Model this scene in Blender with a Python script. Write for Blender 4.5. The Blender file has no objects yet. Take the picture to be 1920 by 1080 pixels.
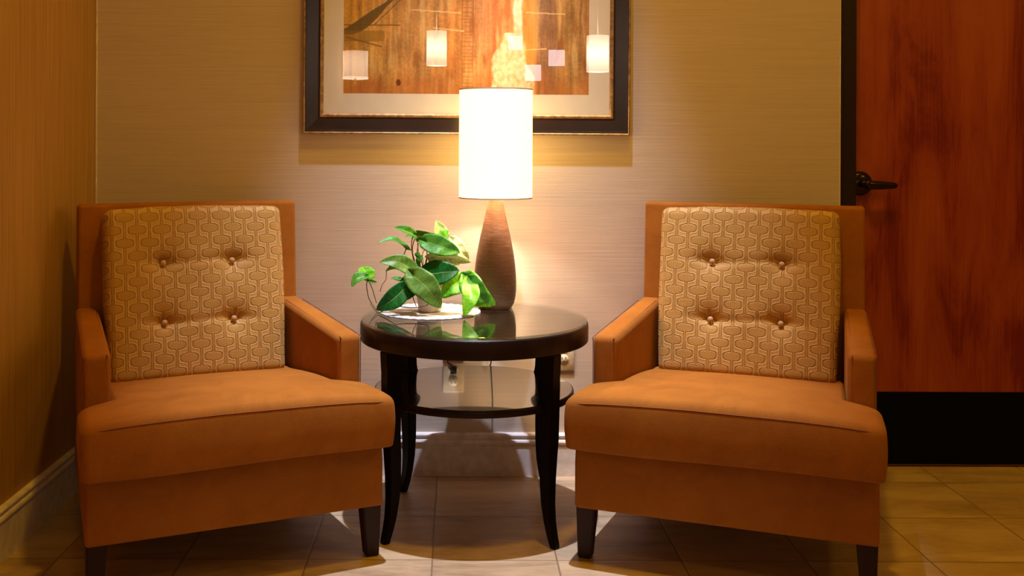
import bpy, bmesh, math, random
from mathutils import Vector, Matrix, Quaternion
from mathutils import noise as mnoise
random.seed(7)
C = bpy.context.scene.collection
SC = bpy.context.scene
PI = math.pi
H = 1.12            # camera height
F = 2000.0          # focal length in pixels of a 1920 wide frame
CX, CY = 857.0, 264.0
WY = 3.578          # back wall
WX = -1.2126        # left wall
DY = 3.684          # door leaf

# ---------------------------------------------------------------- camera
cam_d = bpy.data.cameras.new('camera'); cam = bpy.data.objects.new('camera', cam_d); C.objects.link(cam)
cam_d.sensor_width = 36.0; cam_d.lens = 36.0*F/1920.0
cam_d.shift_x = (960-CX)/1920.0; cam_d.shift_y = -(540-CY)/1920.0
cam.matrix_world = Matrix.Translation((0, 0, H)) @ Matrix.Rotation(PI/2, 4, 'X') @ Matrix.Rotation(0.004, 4, 'Z')
cam_d.clip_start = 0.05
SC.camera = cam
# ---------------------------------------------------------------- world, exposure
w = bpy.data.worlds.new('world'); SC.world = w; w.use_nodes = True
w.node_tree.nodes['Background'].inputs[0].default_value = (0.95, 0.50, 0.04, 1)
w.node_tree.nodes['Background'].inputs[1].default_value = 0.13
vs = SC.view_settings
vs.view_transform = 'Standard'; vs.look = 'None'; vs.gamma = 1; vs.exposure = 0.08; vs.use_curve_mapping = False
# ---------------------------------------------------------------- lights
def light(name, kind, loc, energy, col, size=0.05, spot=None, blend=0.5, aim=None):
    d = bpy.data.lights.new(name, kind); d.energy = energy; d.color = col
    if kind == 'AREA': d.size = size
    else: d.shadow_soft_size = size
    if kind == 'SPOT': d.spot_size = math.radians(spot); d.spot_blend = blend
    o = bpy.data.objects.new(name, d); C.objects.link(o); o.location = loc
    if aim is not None:
        o.rotation_euler = (Vector(aim)-Vector(loc)).to_track_quat('-Z', 'Y').to_euler()
    return o
CEIL = 4.75
DOWN = [ # x, y, energy, colour, cone
    (0.12, 2.75, 1020, (0.88, 1.0, 1.32), 30, 0.028, (0.10, 3.08, 0)),
    (0.40, 2.05, 235, (1.0, 0.55, 0.030), 100, 0.12, (0.1, 2.2, 0)),
    (1.20, 2.00, 60, (1.0, 0.55, 0.030), 100, 0.12, (1.2, 2.3, 0)),
    (0.10, 0.0, 50, (1.0, 0.53, 0.030), 130, 0.12, (0.1, 0.5, 0))]
for x, y, e, c, s, q, am in DOWN:
    light('downlight_beam', 'SPOT', (x, y, CEIL-0.03), e, c, q, s, 0.8, am)
light('globe_fill_light', 'POINT', (2.70, 1.55, 2.75), 120, (1.0, 0.55, 0.030), 0.135)  # added gold fill, hung low so the left chair shades the lower wall

# ---------------------------------------------------------------- helpers
def at(px, py, Y):
    return Vector(((px-CX)*Y/F, Y, H-(py-CY)*Y/F))
def tag(o, label=None, cat=None, group=None, kind=None):
    if label: o['label'] = label
    if cat: o['category'] = cat
    if group: o['group'] = group
    if kind: o['kind'] = kind
    return o
def empty(name, loc=(0, 0, 0), rz=0.0):
    o = bpy.data.objects.new(name, None); C.objects.link(o); o.location = loc; o.rotation_euler = (0, 0, rz)
    o.empty_display_size = 0.1
    return o
def obj(name, bm, mat, parent=None, smooth=True, loc=None):
    me = bpy.data.meshes.new(name); bmesh.ops.recalc_face_normals(bm, faces=bm.faces)
    bm.to_mesh(me); bm.free()
    if smooth:
        for p in me.polygons: p.use_smooth = True
    o = bpy.data.objects.new(name, me); C.objects.link(o)
    for m in (mat if isinstance(mat, (list, tuple)) else [mat]): me.materials.append(m)
    if parent: o.parent = parent
    if loc: o.location = loc
    return o
def autos(o, ang=35):
    me = o.data
    for e in me.edges: e.use_edge_sharp = False
    bm = bmesh.new(); bm.from_mesh(me)
    for e in bm.edges:
        if len(e.link_faces) == 2 and e.calc_face_angle(0) > math.radians(ang): e.smooth = False
    bm.to_mesh(me); bm.free(); return o
def box(bm, x0, x1, y0, y1, z0, z1, bev=0.0, seg=2):
    vs_ = [bm.verts.new(p) for p in ((x0,y0,z0),(x1,y0,z0),(x1,y1,z0),(x0,y1,z0),(x0,y0,z1),(x1,y0,z1),(x1,y1,z1),(x0,y1,z1))]
    fs = [bm.faces.new([vs_[i] for i in f]) for f in ((0,3,2,1),(4,5,6,7),(0,1,5,4),(1,2,6,5),(2,3,7,6),(3,0,4,7))]
    if bev > 0:
        es = list({e for f in fs for e in f.edges})
        bmesh.ops.bevel(bm, geom=es, offset=bev, segments=seg, affect='EDGES', profile=0.5)
def rbox(bm, c, hs, r, n=(4, 4, 4), k=4, warp=None):
    """rounded box with a dense grid, warp(x,y,z)->(x,y,z) in local coords"""
    ax = []
    for i in range(3):
        a = hs[i]; L = [-a + r*j/k for j in range(k)] + [-a + r + (2*a-2*r)*j/n[i] for j in range(n[i])] + [a - r + r*j/k for j in range(k+1)]
        ax.append(L)
    cache = {}
    def V(p):
        key = tuple(round(q, 6) for q in p)
        if key in cache: return cache[key]
        inn = Vector([max(-(hs[i]-r), min(hs[i]-r, p[i])) for i in range(3)])
        d = Vector(p)-inn
        q = inn + (d.normalized()*r if d.length > 1e-9 else d)
        q = q + Vector(c)
        if warp: q = Vector(warp(*q))
        v = bm.verts.new(q); cache[key] = v; return v
    for a in range(3):
        b, cc = (a+1) % 3, (a+2) % 3
        for s in (-1, 1):
            for i in range(len(ax[b])-1):
                for j in range(len(ax[cc])-1):
                    pts = []
                    for (u, v) in ((i, j), (i+1, j), (i+1, j+1), (i, j+1)):
                        p = [0, 0, 0]; p[a] = s*hs[a]; p[b] = ax[b][u]; p[cc] = ax[cc][v]; pts.append(V(p))
                    if len(set(pts)) == 4:
                        try: bm.faces.new(pts if s > 0 else pts[::-1])
                        except ValueError: pass
def lathe(bm, prof, n=64, cx=0, cy=0, close=False):
    rings = []
    for r, z in prof:
        if r < 1e-6: rings.append([bm.verts.new((cx, cy, z))])
        else: rings.append([bm.verts.new((cx+r*math.cos(2*PI*i/n), cy+r*math.sin(2*PI*i/n), z)) for i in range(n)])
    pairs = list(zip(rings[:-1], rings[1:]))
    if close: pairs.append((rings[-1], rings[0]))
    for A, B in pairs:
        for i in range(n):
            j = (i+1) % n
            if len(A) == 1 and len(B) > 1: bm.faces.new((A[0], B[j], B[i]))
            elif len(B) == 1 and len(A) > 1: bm.faces.new((A[i], A[j], B[0]))
            elif len(A) > 1: bm.faces.new((A[i], A[j], B[j], B[i]))
def catmull(pts, m=6):
    P = [Vector(p) for p in pts]; P = [P[0]*2-P[1]] + P + [P[-1]*2-P[-2]]; out = []
    for i in range(1, len(P)-2):
        a, b, c, d = P[i-1:i+3]
        for k in range(m):
            t = k/m
            out.append(0.5*((2*b)+(c-a)*t+(2*a-5*b+4*c-d)*t*t+(3*b-a-3*c+d)*t**3))
    out.append(P[-2]); return out
def tube(bm, pts, r0, r1=None, n=8, m=6, closed=False):
    r1 = r0 if r1 is None else r1
    P = catmull(pts, m) if m > 1 else [Vector(p) for p in pts]
    rings = []; up = Vector((0.13, 0.31, 0.94))
    for i, p in enumerate(P):
        t = (P[min(i+1, len(P)-1)]-P[max(i-1, 0)]).normalized()
        s = t.cross(up)
        if s.length < 1e-3: s = t.cross(Vector((1, 0, 0)))
        s.normalize(); q = s.cross(t).normalized()
        r = r0+(r1-r0)*i/(len(P)-1)
        rings.append([bm.verts.new(p+s*r*math.cos(2*PI*k/n)+q*r*math.sin(2*PI*k/n)) for k in range(n)])
    for A, B in zip(rings[:-1], rings[1:]):
        for k in range(n): bm.faces.new((A[k], A[(k+1) % n], B[(k+1) % n], B[k]))
    if not closed:
        bm.faces.new(rings[0]); bm.faces.new(rings[-1][::-1])
def prism(bm, poly, z0, z1):
    a = [bm.verts.new((x, y, z0)) for x, y in poly]; b = [bm.verts.new((x, y, z1)) for x, y in poly]
    bm.faces.new(a[::-1]); bm.faces.new(b); n = len(poly)
    for i in range(n): bm.faces.new((a[i], a[(i+1) % n], b[(i+1) % n], b[i]))

# ---------------------------------------------------------------- materials
class NT:
    def __init__(s, name):
        s.m = bpy.data.materials.new(name); s.m.use_nodes = True; s.t = s.m.node_tree
        s.b = s.t.nodes['Principled BSDF']; s.out = s.t.nodes['Material Output']
    def n(s, typ, **kw):
        nd = s.t.nodes.new(typ)
        for k, v in kw.items(): setattr(nd, k, v)
        return nd
    def l(s, a, b): s.t.links.new(a, b)
    def set(s, **kw):
        for k, v in kw.items():
            k = k.replace('_', ' ')
            s.b.inputs[k].default_value = v
        return s
    def math(s, op, a, b=None, c=None, clamp=False):
        nd = s.n('ShaderNodeMath', operation=op); nd.use_clamp = clamp
        for i, v in enumerate((a, b, c)):
            if v is None: continue
            if isinstance(v, (int, float)): nd.inputs[i].default_value = v
            else: s.l(v, nd.inputs[i])
        return nd.outputs[0]
    def coord(s, scale=(1, 1, 1), loc=(0, 0, 0), kind='Object'):
        tc = s.n('ShaderNodeTexCoord'); mp = s.n('ShaderNodeMapping')
        mp.inputs['Scale'].default_value = scale; mp.inputs['Location'].default_value = loc
        s.l(tc.outputs[kind], mp.inputs[0]); return mp.outputs[0]
    def noise(s, vec, scale=5, detail=4, rough=0.55, dist=0.0):
        nd = s.n('ShaderNodeTexNoise'); nd.inputs['Scale'].default_value = scale; nd.inputs['Detail'].default_value = detail
        nd.inputs['Roughness'].default_value = rough; nd.inputs['Distortion'].default_value = dist
        s.l(vec, nd.inputs['Vector']); return nd.outputs[0]
    def ramp(s, fac, stops):
        nd = s.n('ShaderNodeValToRGB'); r = nd.color_ramp
        while len(r.elements) < len(stops): r.elements.new(0.5)
        for e, (p, c) in zip(r.elements, stops): e.position = p; e.color = (*c, 1)
        s.l(fac, nd.inputs[0]); return nd.outputs[0]
    def mix(s, fac, a, b, mode='MIX'):
        nd = s.n('ShaderNodeMix', data_type='RGBA', blend_type=mode)
        for v, i in ((fac, 0), (a, 6), (b, 7)):
            if isinstance(v, (int, float)): nd.inputs[i].default_value = v
            elif isinstance(v, tuple): nd.inputs[i].default_value = (*v, 1) if len(v) == 3 else v
            else: s.l(v, nd.inputs[i])
        return nd.outputs[2]
    def bump(s, h, dist=0.002, strength=0.5):
        nd = s.n('ShaderNodeBump'); nd.inputs['Strength'].default_value = strength; nd.inputs['Distance'].default_value = dist
        s.l(h, nd.inputs['Height']); s.l(nd.outputs[0], s.b.inputs['Normal']); return nd
def simple(name, col, rough=0.5, metal=0.0, spec=0.5, var=0.12, vscale=30):
    k = NT(name); k.set(Roughness=rough, Metallic=metal); k.b.inputs['Specular IOR Level'].default_value = spec
    nz = k.noise(k.coord(), vscale, 3)
    a = tuple(c*(1-var) for c in col); b = tuple(min(1, c*(1+var)) for c in col)
    k.l(k.ramp(nz, [(0.35, a), (0.65, b)]), k.b.inputs['Base Color']); return k.m

def m_wallpaper(name, c0, c1, horiz=True):
    k = NT(name); k.set(Roughness=0.62); k.b.inputs['Specular IOR Level'].default_value = 0.3
    sc = (2.2, 2.2, 150) if horiz else (150, 150, 1.6)
    nz = k.noise(k.coord(sc), 1.0, 5, 0.6); n2 = k.noise(k.coord((9, 9, 420) if horiz else (420, 420, 5)), 1.0, 3, 0.6)
    s = k.math('ADD', k.math('MULTIPLY', nz, 0.6), k.math('MULTIPLY', n2, 0.4))
    k.l(k.ramp(s, [(0.33, c0), (0.67, c1)]), k.b.inputs['Base Color']); k.bump(s, 0.0015, 0.38); return k.m
M = {}
M['wall'] = m_wallpaper('beige_grasscloth', (0.54, 0.43, 0.34), (0.64, 0.52, 0.42))
M['wall_l'] = m_wallpaper('brown_strand_wallpaper', (0.31, 0.155, 0.040), (0.55, 0.31, 0.09), False)
M['trim'] = simple('cream_paint', (0.72, 0.62, 0.56), 0.38)
M['ceil'] = simple('ceiling_paint', (0.75, 0.62, 0.42), 0.8)
M['darkframe'] = simple('dark_bronze_paint', (0.020, 0.006, 0.005), 0.45, 0, 0.3)
M['bronze'] = simple('oil_rubbed_bronze', (0.035, 0.018, 0.014), 0.2, 0.7)
M['kick'] = simple('black_kick_metal', (0.002, 0.0015, 0.0015), 0.5, 0.0, 0.08)
def m_floor():
    k = NT('travertine_tile'); T = 0.333
    tc = k.n('ShaderNodeTexCoord'); sp = k.n('ShaderNodeSeparateXYZ'); k.l(tc.outputs['Object'], sp.inputs[0])
    fx = k.math('DIVIDE', k.math('ADD', sp.outputs[0], 0.0616+10*T), T); fy = k.math('DIVIDE', k.math('ADD', sp.outputs[1], -2.850+30*T), T)
    def edge(f):
        return k.math('MULTIPLY', k.math('SUBTRACT', 0.5, k.math('ABSOLUTE', k.math('SUBTRACT', k.math('FRACT', f), 0.5))), T)
    d = k.math('MINIMUM', edge(fx), edge(fy))
    cb = k.n('ShaderNodeCombineXYZ'); k.l(k.math('FLOOR', fx), cb.inputs[0]); k.l(k.math('FLOOR', fy), cb.inputs[1])
    wn = k.n('ShaderNodeTexWhiteNoise'); k.l(cb.outputs[0], wn.inputs[0])
    off = k.n('ShaderNodeVectorMath', operation='MULTIPLY_ADD'); k.l(wn.outputs['Color'], off.inputs[0]); off.inputs[1].default_value = (7, 7, 7); 
    mp = k.n('ShaderNodeMapping'); mp.inputs['Scale'].default_value = (1.6, 6.0, 1); k.l(tc.outputs['Object'], mp.inputs[0]); k.l(mp.outputs[0], off.inputs[2])
    n1 = k.noise(off.outputs[0], 1.5, 7, 0.62, 0.6); n2 = k.noise(off.outputs[0], 14, 4, 0.6)
    s = k.math('ADD', k.math('MULTIPLY', n1, 0.75), k.math('MULTIPLY', n2, 0.25))
    s = k.math('ADD', s, k.math('MULTIPLY', k.math('SUBTRACT', wn.outputs['Value'], 0.5), 0.10))
    col = k.ramp(s, [(0.32, (0.27, 0.165, 0.085)), (0.5, (0.43, 0.29, 0.165)), (0.70, (0.55, 0.40, 0.24))])
    g = k.math('LESS_THAN', d, 0.0022)
    k.l(k.mix(g, col, (0.20, 0.13, 0.075)), k.b.inputs['Base Color'])
    hh = k.math('ADD', k.math('MINIMUM', k.math('DIVIDE', d, 0.005), 1.0), k.math('MULTIPLY', n2, 0.12)); k.bump(hh, 0.0016, 0.6)
    k.l(k.math('ADD', 0.30, k.math('MULTIPLY', n2, 0.2)), k.b.inputs['Roughness']); return k.m
M['floor'] = m_floor()
def m_door():
    k = NT('cherry_veneer')
    n1 = k.noise(k.coord((6, 6, 1.3), (3.1, 0, 1.7)), 1.2, 6, 0.66, 0.7); n2 = k.noise(k.coord((130, 130, 3)), 1, 3, 0.6)
    s = k.math('ADD', k.math('MULTIPLY', n1, 0.8), k.math('MULTIPLY', n2, 0.2))
    k.l(k.ramp(s, [(0.38, (0.185, 0.012, 0.005)), (0.47, (0.30, 0.040, 0.010)), (0.62, (0.40, 0.078, 0.014))]), k.b.inputs['Base Color'])
    k.set(Roughness=0.42); k.b.inputs['Specular IOR Level'].default_value = 0.35; return k.m
M['door'] = m_door()
def m_suede(name, c0, c1):
    k = NT(name); n1 = k.noise(k.coord(), 9, 5, 0.6, 0.8); n2 = k.noise(k.coord(), 420, 2, 0.6)
    k.l(k.ramp(k.math('ADD', k.math('MULTIPLY', n1, 0.55), k.math('MULTIPLY', n2, 0.45)), [(0.36, c0), (0.64, c1)]), k.b.inputs['Base Color'])
    k.set(Roughness=0.85); k.b.inputs['Specular IOR Level'].default_value = 0.15
    k.b.inputs['Sheen Weight'].default_value = 0.09; k.b.inputs['Sheen Roughness'].default_value = 0.4; k.b.inputs['Sheen Tint'].default_value = (1.0, 0.50, 0.15, 1)
    k.bump(n2, 0.0008, 0.45); return k.m
M['suede'] = m_suede('rust_suede', (0.268, 0.089, 0.010), (0.368, 0.128, 0.015))
M['seam'] = simple('seam_thread', (0.20, 0.055, 0.010), 0.8)
def m_damask():
    k = NT('gold_woven_damask'); tc = k.n('ShaderNodeTexCoord'); sp = k.n('ShaderNodeSeparateXYZ')
    k.l(tc.outputs['Object'], sp.inputs[0])
    wn = k.noise(k.coord(), 22, 2)
    PX, PZ = 0.072, 0.0775; neck, wide = 0.0035, 0.0255; t = 0.0021
    z = k.math('ADD', sp.outputs[2], k.math('MULTIPLY', wn, 0.006))
    def col(ox, oz):
        fx = k.math('MULTIPLY', k.math('ABSOLUTE', k.math('SUBTRACT', k.math('FRACT', k.math('ADD', k.math('DIVIDE', sp.outputs[0], PX), 20+ox)), 0.5)), PX)
        zc = k.math('MULTIPLY', k.math('ABSOLUTE', k.math('SUBTRACT', k.math('FRACT', k.math('ADD', k.math('DIVIDE', z, PZ), 20+oz)), 0.5)), PZ)
        rho = k.math('POWER', k.math('ADD', k.math('POWER', k.math('DIVIDE', fx, wide), 3.0), k.math('POWER', k.math('DIVIDE', zc, 0.0128), 3.0)), 1/3)
        return k.math('SMOOTH_MIN', k.math('MULTIPLY', k.math('SUBTRACT', rho, 1.0), 0.016), k.math('SUBTRACT', fx, neck), 0.006)
    a, b = col(0, 0), col(0.5, 0.5)
    def line(d, off, wd):
        return k.math('SUBTRACT', 1.0, k.math('DIVIDE', k.math('ABSOLUTE', k.math('SUBTRACT', d, off)), wd), clamp=True)
    g = k.math('MAXIMUM', line(a, 0, t), line(b, 0, t)); li = k.math('MAXIMUM', line(a, 0.0032, t), line(b, 0.0032, t))
    ins = k.math('MAXIMUM', k.math('LESS_THAN', a, 0), k.math('LESS_THAN', b, 0))
    st = k.math('SINE', k.math('MULTIPLY', sp.outputs[0], 2*PI/0.0034)); fine = k.noise(k.coord((1, 1, 1)), 500, 2)
    base = k.mix(ins, (0.50, 0.29, 0.075), (0.43, 0.235, 0.055))
    base = k.mix(k.math('MULTIPLY', g, 0.58), base, (0.15, 0.055, 0.010)); base = k.mix(k.math('MULTIPLY', li, 0.42), base, (0.74, 0.48, 0.20))
    base = k.mix(k.math('MULTIPLY', k.math('ADD', k.math('MULTIPLY', st, 0.5), 0.5), 0.22), base, (0.56, 0.31, 0.10))
    k.l(base, k.b.inputs['Base Color']); k.set(Roughness=0.52); k.b.inputs['Specular IOR Level'].default_value = 0.4
    k.b.inputs['Sheen Weight'].default_value = 0.15; k.b.inputs['Sheen Tint'].default_value = (1, 0.7, 0.4, 1)
    h = k.math('ADD', k.math('MULTIPLY', ins, 0.6), k.math('SUBTRACT', k.math('MULTIPLY', li, 0.6), g))
    h = k.math('ADD', h, k.math('ADD', k.math('MULTIPLY', st, 0.12), k.math('MULTIPLY', fine, 0.35))); k.bump(h, 0.0016, 0.7); return k.m
M['damask'] = m_damask()
M['button'] = simple('button_fabric', (0.50, 0.27, 0.12), 0.6, 0, 0.4, 0.2, 300)
M['darkwood'] = simple('espresso_wood', (0.005, 0.0022, 0.0018), 0.4, 0, 0.14, 0.25, 14)
M['legwood'] = simple('chair_leg_walnut', (0.020, 0.006, 0.004), 0.4, 0, 0.25, 0.25, 14)
def m_top(nm='polished_espresso', ci=1.5):
    k = NT(nm); k.b.inputs['Coat IOR'].default_value = ci; k.set(Roughness=0.16 if ci > 1.5 else 0.38); k.b.inputs['Specular IOR Level'].default_value = 0.5 if ci > 1.5 else 0.15
    k.b.inputs['Coat Weight'].default_value = 1.0 if ci > 1.5 else 0.10; k.b.inputs['Coat Roughness'].default_value = 0.03
    nz = k.noise(k.coord((3, 40, 3)), 1, 4); k.l(k.ramp(nz, [(0.3, (0.010, 0.004, 0.003)), (0.7, (0.020, 0.008, 0.005))]), k.b.inputs['Base Color']); return k.m
M['top'] = m_top(); M['shelf'] = m_top('polished_shelf', 2.0)
def m_glass(name, tint=(1, 1, 1), fres=1.5, rough=0.0):
    k = NT(name); k.t.nodes.remove(k.b)
    ge = k.n('ShaderNodeNewGeometry'); dp = k.n('ShaderNodeVectorMath', operation='DOT_PRODUCT'); k.l(ge.outputs['Normal'], dp.inputs[0]); k.l(ge.outputs['Incoming'], dp.inputs[1])
    f0 = ((fres-1)/(fres+1))**2
    sch = k.math('POWER', k.math('SUBTRACT', 1.0, k.math('ABSOLUTE', dp.outputs['Value']), clamp=True), 5.0)
    fac = k.math('ADD', f0, k.math('MULTIPLY', sch, 1.0-f0))
    tr = k.n('ShaderNodeBsdfTransparent'); tr.inputs[0].default_value = (*tint, 1)
    gl = k.n('ShaderNodeBsdfGlossy'); gl.inputs['Roughness'].default_value = rough
    mx = k.n('ShaderNodeMixShader'); k.l(fac, mx.inputs[0]); k.l(tr.outputs[0], mx.inputs[1]); k.l(gl.outputs[0], mx.inputs[2]); k.l(mx.outputs[0], k.out.inputs[0]); return k.m
M['glass'] = m_glass('table_glass', (0.93, 0.98, 0.95), 2.3, 0.015)
M['picglass'] = m_glass('picture_glass')
def m_glow(name, col, strength, base=(0.85, 0.75, 0.6)):
    k = NT(name); k.set(Roughness=0.8); k.b.inputs['Base Color'].default_value = (*base, 1)
    nz = k.noise(k.coord((60, 60, 240)), 1, 3)
    k.b.inputs['Emission Color'].default_value = (*col, 1)
    k.l(k.math('MULTIPLY', k.math('ADD', 0.93, k.math('MULTIPLY', nz, 0.14)), strength), k.b.inputs['Emission Strength']); return k.m
M['shade'] = m_glow('linen_lampshade_lit', (1.0, 0.63, 0.185), 4.6, (0.45, 0.32, 0.18))
M['bulb'] = m_glow('bulb_glow', (1.0, 0.8, 0.5), 12)
def m_pend(name, col, lo, hi):
    k = NT(name); sp = k.n('ShaderNodeSeparateXYZ'); k.l(k.coord(), sp.inputs[0])
    g = k.math('POWER', 2.718, k.math('MULTIPLY', k.math('POWER', k.math('ABSOLUTE', k.math('DIVIDE', sp.outputs[2], 0.12)), 2.0), -1.0))
    k.b.inputs['Emission Color'].default_value = (*col, 1); k.l(k.math('ADD', lo, k.math('MULTIPLY', g, hi-lo)), k.b.inputs['Emission Strength']); return k.m
M['pend_hot'] = m_pend('pendant_shade_lit', (1.0, 0.84, 0.62), 6, 19)
M['pend_dim'] = m_pend('floor_lamp_shade_lit', (1.0, 0.78, 0.56), 5, 7)
M['lil'] = m_glow('wall_light_lit', (0.95, 0.80, 0.85), 8)
M['lens'] = m_glow('downlight_lens', (1.0, 0.75, 0.45), 6)
def m_ceramic():
    k = NT('streaked_brown_ceramic'); n1 = k.noise(k.coord((16, 16, 230)), 1, 6, 0.7); n2 = k.noise(k.coord(), 330, 3, 0.8)
    n3 = k.noise(k.coord((8, 8, 9)), 1, 3)
    s = k.math('ADD', k.math('MULTIPLY', n1, 0.45), k.math('ADD', k.math('MULTIPLY', n2, 0.35), k.math('MULTIPLY', n3, 0.2)))
    k.l(k.ramp(s, [(0.33, (0.055, 0.022, 0.011)), (0.52, (0.115, 0.052, 0.026)), (0.70, (0.27, 0.155, 0.085))]), k.b.inputs['Base Color'])
    k.set(Roughness=0.42); k.bump(s, 0.002, 0.6); return k.m
M['ceramic'] = m_ceramic()
M['metal'] = simple('brushed_metal', (0.6, 0.5, 0.4), 0.3, 1.0)
M['gilt'] = simple('antique_gilt', (0.42, 0.25, 0.11), 0.35, 0.8, 0.5, 0.35, 60)
M['frame'] = simple('dark_frame_lacquer', (0.022, 0.009, 0.006), 0.24, 0, 0.6, 0.2, 20)
M['mat'] = simple('mat_board', (0.84, 0.80, 0.77), 0.8, 0, 0.2, 0.02)
M['pot'] = simple('cream_ceramic_pot', (0.75, 0.62, 0.45), 0.35)
M['tan'] = simple('tan_glaze', (0.42, 0.20, 0.07), 0.4)
M['soil'] = simple('potting_soil', (0.05, 0.025, 0.012), 0.9, 0, 0.2, 0.5, 120)
M['doily'] = simple('crochet_cotton', (0.56, 0.52, 0.49), 0.8, 0, 0.2, 0.08, 300)
M['stem'] = simple('pothos_stem', (0.13, 0.075, 0.018), 0.5, 0, 0.4, 0.3, 60)
M['plate'] = simple('cream_plastic', (0.74, 0.62, 0.42), 0.35)
M['black'] = simple('black_plastic', (0.01, 0.008, 0.008), 0.4)
def m_leaf(name, c0, c1, stripe):
    k = NT(name); tc = k.n('ShaderNodeTexCoord'); sp = k.n('ShaderNodeSeparateXYZ'); k.l(tc.outputs['UV'], sp.inputs[0])
    mp = k.n('ShaderNodeMapping'); mp.inputs['Scale'].default_value = (2.2, 9, 1); mp.inputs['Rotation'].default_value = (0, 0, 0.5); k.l(tc.outputs['UV'], mp.inputs[0])
    nz = k.noise(mp.outputs[0], 1.6, 5, 0.6, 0.4)
    base = k.ramp(nz, [(0.45-0.2*stripe, c0), (0.62, c1)])
    v = k.math('ABSOLUTE', k.math('SUBTRACT', sp.outputs[0], 0.5)); mid = k.math('LESS_THAN', v, 0.018)
    base = k.mix(k.math('MULTIPLY', mid, 0.5), base, (0.45, 0.55, 0.15))
    k.l(base, k.b.inputs['Base Color']); k.set(Roughness=0.42); k.b.inputs['Specular IOR Level'].default_value = 0.35
    tl = k.n('ShaderNodeBsdfTranslucent'); k.l(base, tl.inputs[0]); mx = k.n('ShaderNodeMixShader'); mx.inputs[0].default_value = 0.28
    k.l(k.b.outputs[0], mx.inputs[1]); k.l(tl.outputs[0], mx.inputs[2]); k.l(mx.outputs[0], k.out.inputs[0])
    k.bump(nz, 0.001, 0.3); return k.m
M['leaf_mid'] = m_leaf('leaf_mid_green', (0.06, 0.28, 0.016), (0.13, 0.38, 0.04), 0.2)
M['leaf_dark'] = m_leaf('leaf_dark_green', (0.004, 0.11, 0.012), (0.012, 0.19, 0.022), 0.0)
M['leaf_lime'] = m_leaf('leaf_lime_green', (0.10, 0.46, 0.008), (0.28, 0.60, 0.02), 0.4)
M['leaf_pale'] = m_leaf('leaf_pale_variegated', (0.10, 0.30, 0.04), (0.40, 0.52, 0.17), 0.8)
M['leaf_cream'] = m_leaf('leaf_cream_variegated', (0.34, 0.46, 0.14), (0.74, 0.72, 0.42), 0.6)
M['leaf_olive'] = m_leaf('leaf_grey_green', (0.08, 0.24, 0.02), (0.19, 0.34, 0.05), 0.6)

# ---------------------------------------------------------------- the setting
def struct(name, bm, m, smooth=False):
    o = obj(name, bm, m, smooth=smooth); o['kind'] = 'structure'; return o
XR = 4.2; YB = -6.2
XE = (1575-CX)*WY/F           # right end of the back wall
bm = bmesh.new(); box(bm, WX-0.15, XR, YB, DY+0.25, -0.1, 0); struct('floor', bm, M['floor'])
bm = bmesh.new(); box(bm, WX-0.15, XR, YB, DY+0.25, CEIL, CEIL+0.1); struct('ceiling', bm, M['ceil'])
bm = bmesh.new(); box(bm, WX-0.15, WX, YB, WY, 0, CEIL); struct('wall_left', bm, M['wall_l'])
bm = bmesh.new()
box(bm, WX-0.15, XE, WY, DY+0.2, 0, CEIL)
DX0 = 1.362; DX1 = DX0+0.915; FX1 = DX1+0.055
prism(bm, [(XE, WY), (FX1, WY), (FX1, DY+0.2), (XE, DY+0.2)], 2.15, CEIL)
box(bm, FX1, XR, WY, DY+0.2, 0, CEIL)
struct('wall_back', bm, M['wall'])
# baseboards: moulded profile (depth from wall, height)
BB = [(0, 0), (0.016, 0), (0.016, 0.100), (0.0145, 0.103), (0.0145, 0.106), (0.019, 0.109), (0.020, 0.114), (0.018, 0.120), (0.013, 0.123), (0.013, 0.128), (0.016, 0.131), (0.0165, 0.136), (0.013, 0.141), (0.006, 0.143), (0, 0.143)]
def baseboard(name, p0, p1, nrm):
    bm = bmesh.new(); A = []; B = []
    for d, z in BB:
        A.append(bm.verts.new((p0[0]+nrm[0]*d, p0[1]+nrm[1]*d, z))); B.append(bm.verts.new((p1[0]+nrm[0]*d, p1[1]+nrm[1]*d, z)))
    for i in range(len(BB)-1): bm.faces.new((A[i], A[i+1], B[i+1], B[i]))
    bm.faces.new(A); bm.faces.new(B[::-1]); struct(name, bm, M['trim'])
baseboard('baseboard_back', (WX, WY), (XE, WY), (0, -1))
baseboard('baseboard_left', (WX, YB), (WX, WY), (1, 0))
bm = bmesh.new(); box(bm, WX+0.0005, WX+0.006, WY-0.006, WY-0.0005, 0.143, CEIL, 0.001, 1); struct('trim_corner', bm, M['trim'])
bm = bmesh.new(); box(bm, XE-0.001, XE+0.0015, WY-0.0015, WY+0.004, 0, 2.15); struct('trim_corner_right', bm, M['trim'])
# door with its dark frame
door = empty('door_1', (0, 0, 0)); tag(door, kind='structure')
bm = bmesh.new(); box(bm, XE+0.003, DX0-0.002, WY+0.055, DY+0.05, 0, 2.15, 0.002, 2)
box(bm, DX1+0.002, FX1-0.001, WY+0.055, DY+0.05, 0, 2.15, 0.002, 2); box(bm, DX0-0.002, DX1+0.002, WY+0.055, DY+0.05, 2.105, 2.15, 0.002, 2)
obj('door_frame', bm, M['darkframe'], door, False)
bm = bmesh.new(); box(bm, DX0, DX1, DY, DY+0.044, 0.006, 2.10, 0.002, 2); obj('door_leaf', bm, M['door'], door, False)
kz = H-(731-CY)*DY/F
bm = bmesh.new(); box(bm, DX0+0.012, DX1-0.012, DY-0.0025, DY-0.0002, 0.010, kz, 0.0008, 1); obj('kick_plate', bm, M['kick'], door, False)
hc = at(1613, 341, DY)
rose = bmesh.new()
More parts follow.
